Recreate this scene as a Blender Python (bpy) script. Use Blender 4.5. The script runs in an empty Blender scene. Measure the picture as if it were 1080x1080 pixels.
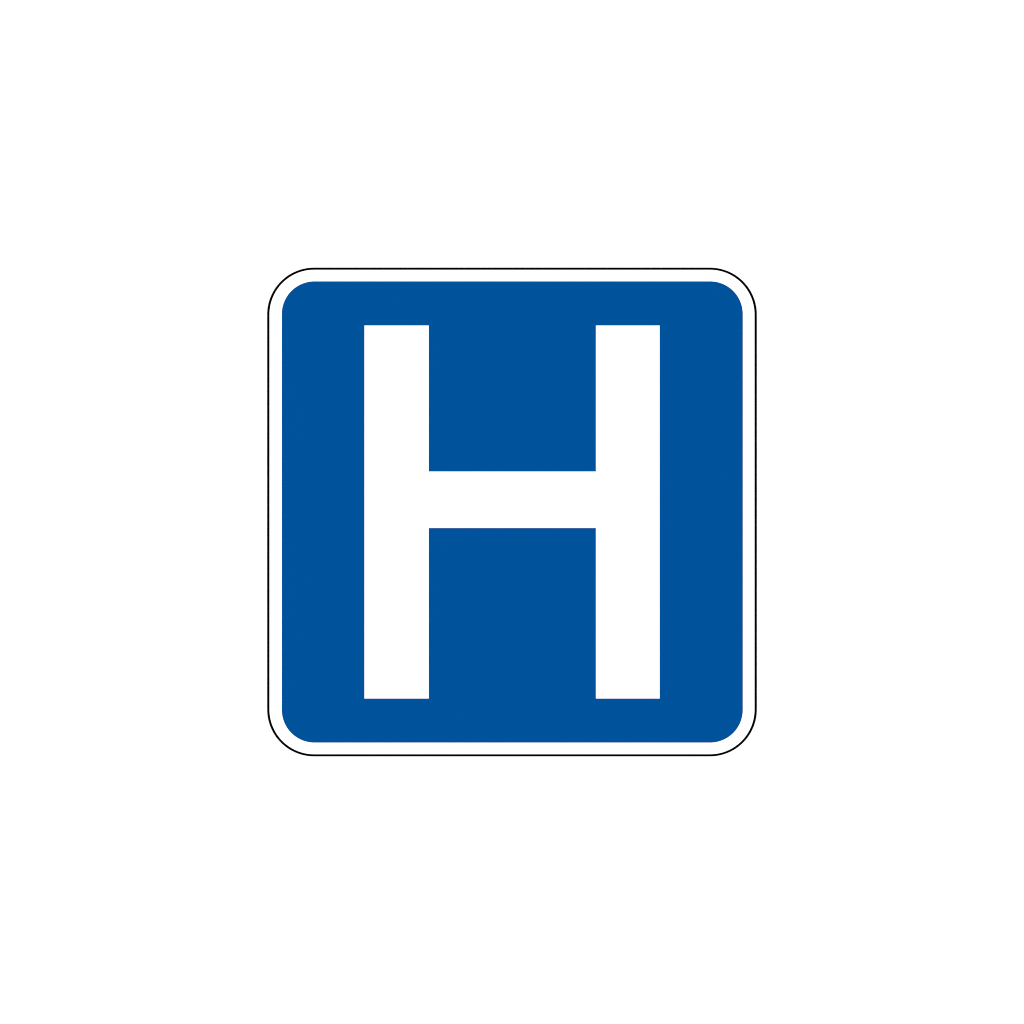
import bpy, math
from mathutils import Vector

sc = bpy.context.scene
PX = 0.6096 / 516.0            # metres per photograph pixel: a 24 inch sign is 516 px wide
CZ = 1.5                       # height of the picture centre
DIST = 6.0                     # camera to sign face

# ---------------------------------------------------------------- camera
T = 0.0018                     # thickness of the sign plate (wall face is y = 0)
cam_d = bpy.data.cameras.new('camera')
cam = bpy.data.objects.new('camera', cam_d)
sc.collection.objects.link(cam)
cam.location = (0, -T - DIST, CZ)
cam.rotation_euler = (math.radians(90), 0, 0)
cam_d.sensor_width = 36
cam_d.lens = 36 * DIST / (1080 * PX)
cam_d.clip_start = 0.1
cam_d.clip_end = 100
sc.camera = cam

# ---------------------------------------------------------------- light: even studio light
w = bpy.data.worlds.new('World')
sc.world = w
w.use_nodes = True
bg = w.node_tree.nodes['Background']
bg.inputs[0].default_value = (1, 1, 1, 1)
bg.inputs[1].default_value = 0.3
for x in (-1.6, 1.6):
    ld = bpy.data.lights.new('softbox_lamp', 'AREA')
    ld.shape = 'SQUARE'; ld.size = 3.0; ld.energy = 505
    ld.color = (1, 1, 1)
    lo = bpy.data.objects.new('softbox_lamp', ld)
    sc.collection.objects.link(lo)
    lo.location = (x, -9.0, CZ)
    lo.rotation_euler = (Vector((0, 0, CZ)) - Vector(lo.location)).to_track_quat('-Z', 'Y').to_euler()

sc.view_settings.view_transform = 'Standard'
sc.view_settings.look = 'None'
sc.view_settings.exposure = 0
sc.view_settings.gamma = 1
sc.view_settings.use_curve_mapping = False
sc.cycles.filter_width = 1.0

# ---------------------------------------------------------------- materials
def mat(name, col, bump=0.0, scale=60.0, var=0.0):
    m = bpy.data.materials.new(name); m.use_nodes = True
    nt = m.node_tree; b = nt.nodes['Principled BSDF']
    b.inputs['Base Color'].default_value = (*col, 1)
    b.inputs['Roughness'].default_value = 0.9
    b.inputs['Specular IOR Level'].default_value = 0.0
    if bump or var:
        tc = nt.nodes.new('ShaderNodeTexCoord')
        n = nt.nodes.new('ShaderNodeTexNoise'); n.inputs['Scale'].default_value = scale
        n.inputs['Detail'].default_value = 4
        nt.links.new(tc.outputs['Object'], n.inputs['Vector'])
        if bump:
            bp = nt.nodes.new('ShaderNodeBump'); bp.inputs['Strength'].default_value = bump
            bp.inputs['Distance'].default_value = 0.001
            nt.links.new(n.outputs[0], bp.inputs['Height'])
            nt.links.new(bp.outputs[0], b.inputs['Normal'])
        if var:
            r = nt.nodes.new('ShaderNodeValToRGB')
            r.color_ramp.elements[0].color = (*[c * (1 - var) for c in col], 1)
            r.color_ramp.elements[1].color = (*[c * (1 + var) for c in col], 1)
            nt.links.new(n.outputs[0], r.inputs[0])
            nt.links.new(r.outputs[0], b.inputs['Base Color'])
    return m

M_wall = mat('white wall paint', (0.80, 0.80, 0.80), bump=0.15, scale=140)
M_white = mat('white sign sheeting', (0.82, 0.82, 0.82), var=0.01, scale=30)
M_blue = mat('blue sign sheeting', (0.0, 0.0580, 0.2253), var=0.004, scale=25)
M_black = mat('black edge paint', (0.0004, 0.0004, 0.0004))

# ---------------------------------------------------------------- mesh helpers
def P(x, y):                   # photograph pixel -> metres on the sign face, relative to its centre
    return ((x - 540) * PX, (540 - y) * PX)

def rrect(x0, y0, x1, y1, r, n=48):   # rounded rectangle in pixels, counter-clockwise seen from the front
    pts = []
    for cx, cy, a0 in ((x1 - r, y0 + r, 0), (x0 + r, y0 + r, 90), (x0 + r, y1 - r, 180), (x1 - r, y1 - r, 270)):
        for i in range(n + 1):
            a = math.radians(a0 + 90 * i / n)
            pts.append(P(cx + r * math.cos(a), cy - r * math.sin(a)))
    return pts

def link(name, verts, faces, m, parent):
    me = bpy.data.meshes.new(name); me.from_pydata(verts, [], faces); me.update()
    me.materials.append(m)
    o = bpy.data.objects.new(name, me); sc.collection.objects.link(o); o.parent = parent
    return o

def slab(name, pts, yf, yb, m, parent, round_edge=0.0):
    """solid extruded outline, front at y = yf, back at y = yb"""
    n = len(pts)
    v = [(x, yf, z) for x, z in pts] + [(x, yb, z) for x, z in pts]
    f = [list(range(n)), list(range(2 * n - 1, n - 1, -1))]
    f += [[i, i + n, (i + 1) % n + n, (i + 1) % n] for i in range(n)]
    return link(name, v, f, m, parent)

def ring(name, outer, inner, yf, yb, m, parent):
    n = len(outer)
    v = [(x, yf, z) for x, z in outer] + [(x, yf, z) for x, z in inner] \
      + [(x, yb, z) for x, z in outer] + [(x, yb, z) for x, z in inner]
    f = []
    for i in range(n):
        j = (i + 1) % n
        f += [[i, j, n + j, n + i], [2*n + i, 3*n + i, 3*n + j, 2*n + j],
              [i, 2*n + i, 2*n + j, j], [n + i, n + j, 3*n + j, 3*n + i]]
    return link(name, v, f, m, parent)

# ---------------------------------------------------------------- setting: white wall
W = 6.0
wall = link('wall', [(x, y, z) for y in (0, 0.1) for x, z in ((-W, -W), (W, -W), (W, W), (-W, W))],
            [[0, 1, 2, 3], [7, 6, 5, 4], [0, 4, 5, 1], [1, 5, 6, 2], [2, 6, 7, 3], [3, 7, 4, 0]], M_wall, None)
wall.location = (0, 0, CZ)
wall['kind'] = 'structure'
wall['label'] = 'plain bright white wall filling the background behind the sign'

# ---------------------------------------------------------------- the sign
sign = bpy.data.objects.new('hospital_sign', None)
sc.collection.objects.link(sign)
sign.location = (0, 0, CZ)
sign['label'] = 'square blue hospital sign with rounded corners and a large white letter H'
sign['category'] = 'sign'

R0 = 49.5
outer = rrect(281.8, 282.25, 798.2, 797.75, R0)
inner = rrect(284.2, 284.5, 795.8, 795.5, R0 - 2.35)
mid = rrect(284.25, 284.55, 795.75, 795.45, R0 - 2.4)
S = 0.0003                                   # thickness of one layer of sheeting
ring('border_line', outer, inner, -T - S, -0.0002, M_black, sign)
slab('backing_plate', mid, -T, -0.0002, M_white, sign)
slab('blue_panel', rrect(297.24, 296.75, 783.4, 783.2, 34.5), -T - S, -T + 0.0001, M_blue, sign)
H = [(384.38, 343.3), (452.17, 343.3), (452.17, 497.28), (628.45, 497.28), (628.45, 343.3), (695.7, 343.3),
     (695.7, 736.68), (628.45, 736.68), (628.45, 556.9), (452.17, 556.9), (452.17, 736.68), (384.38, 736.68)]
H = [P(*p) for p in H][::-1]
slab('letter_h', H, -T - 2 * S, -T - S + 0.0001, M_white, sign)
for o in list(sign.children):
    if o.name == 'backing_plate': o['label'] = 'white rounded square plate showing as a margin'
for o in [wall] + list(sign.children):       # outward normals
    import bmesh
    bm = bmesh.new(); bm.from_mesh(o.data)
    bmesh.ops.recalc_face_normals(bm, faces=bm.faces); bm.to_mesh(o.data); bm.free()
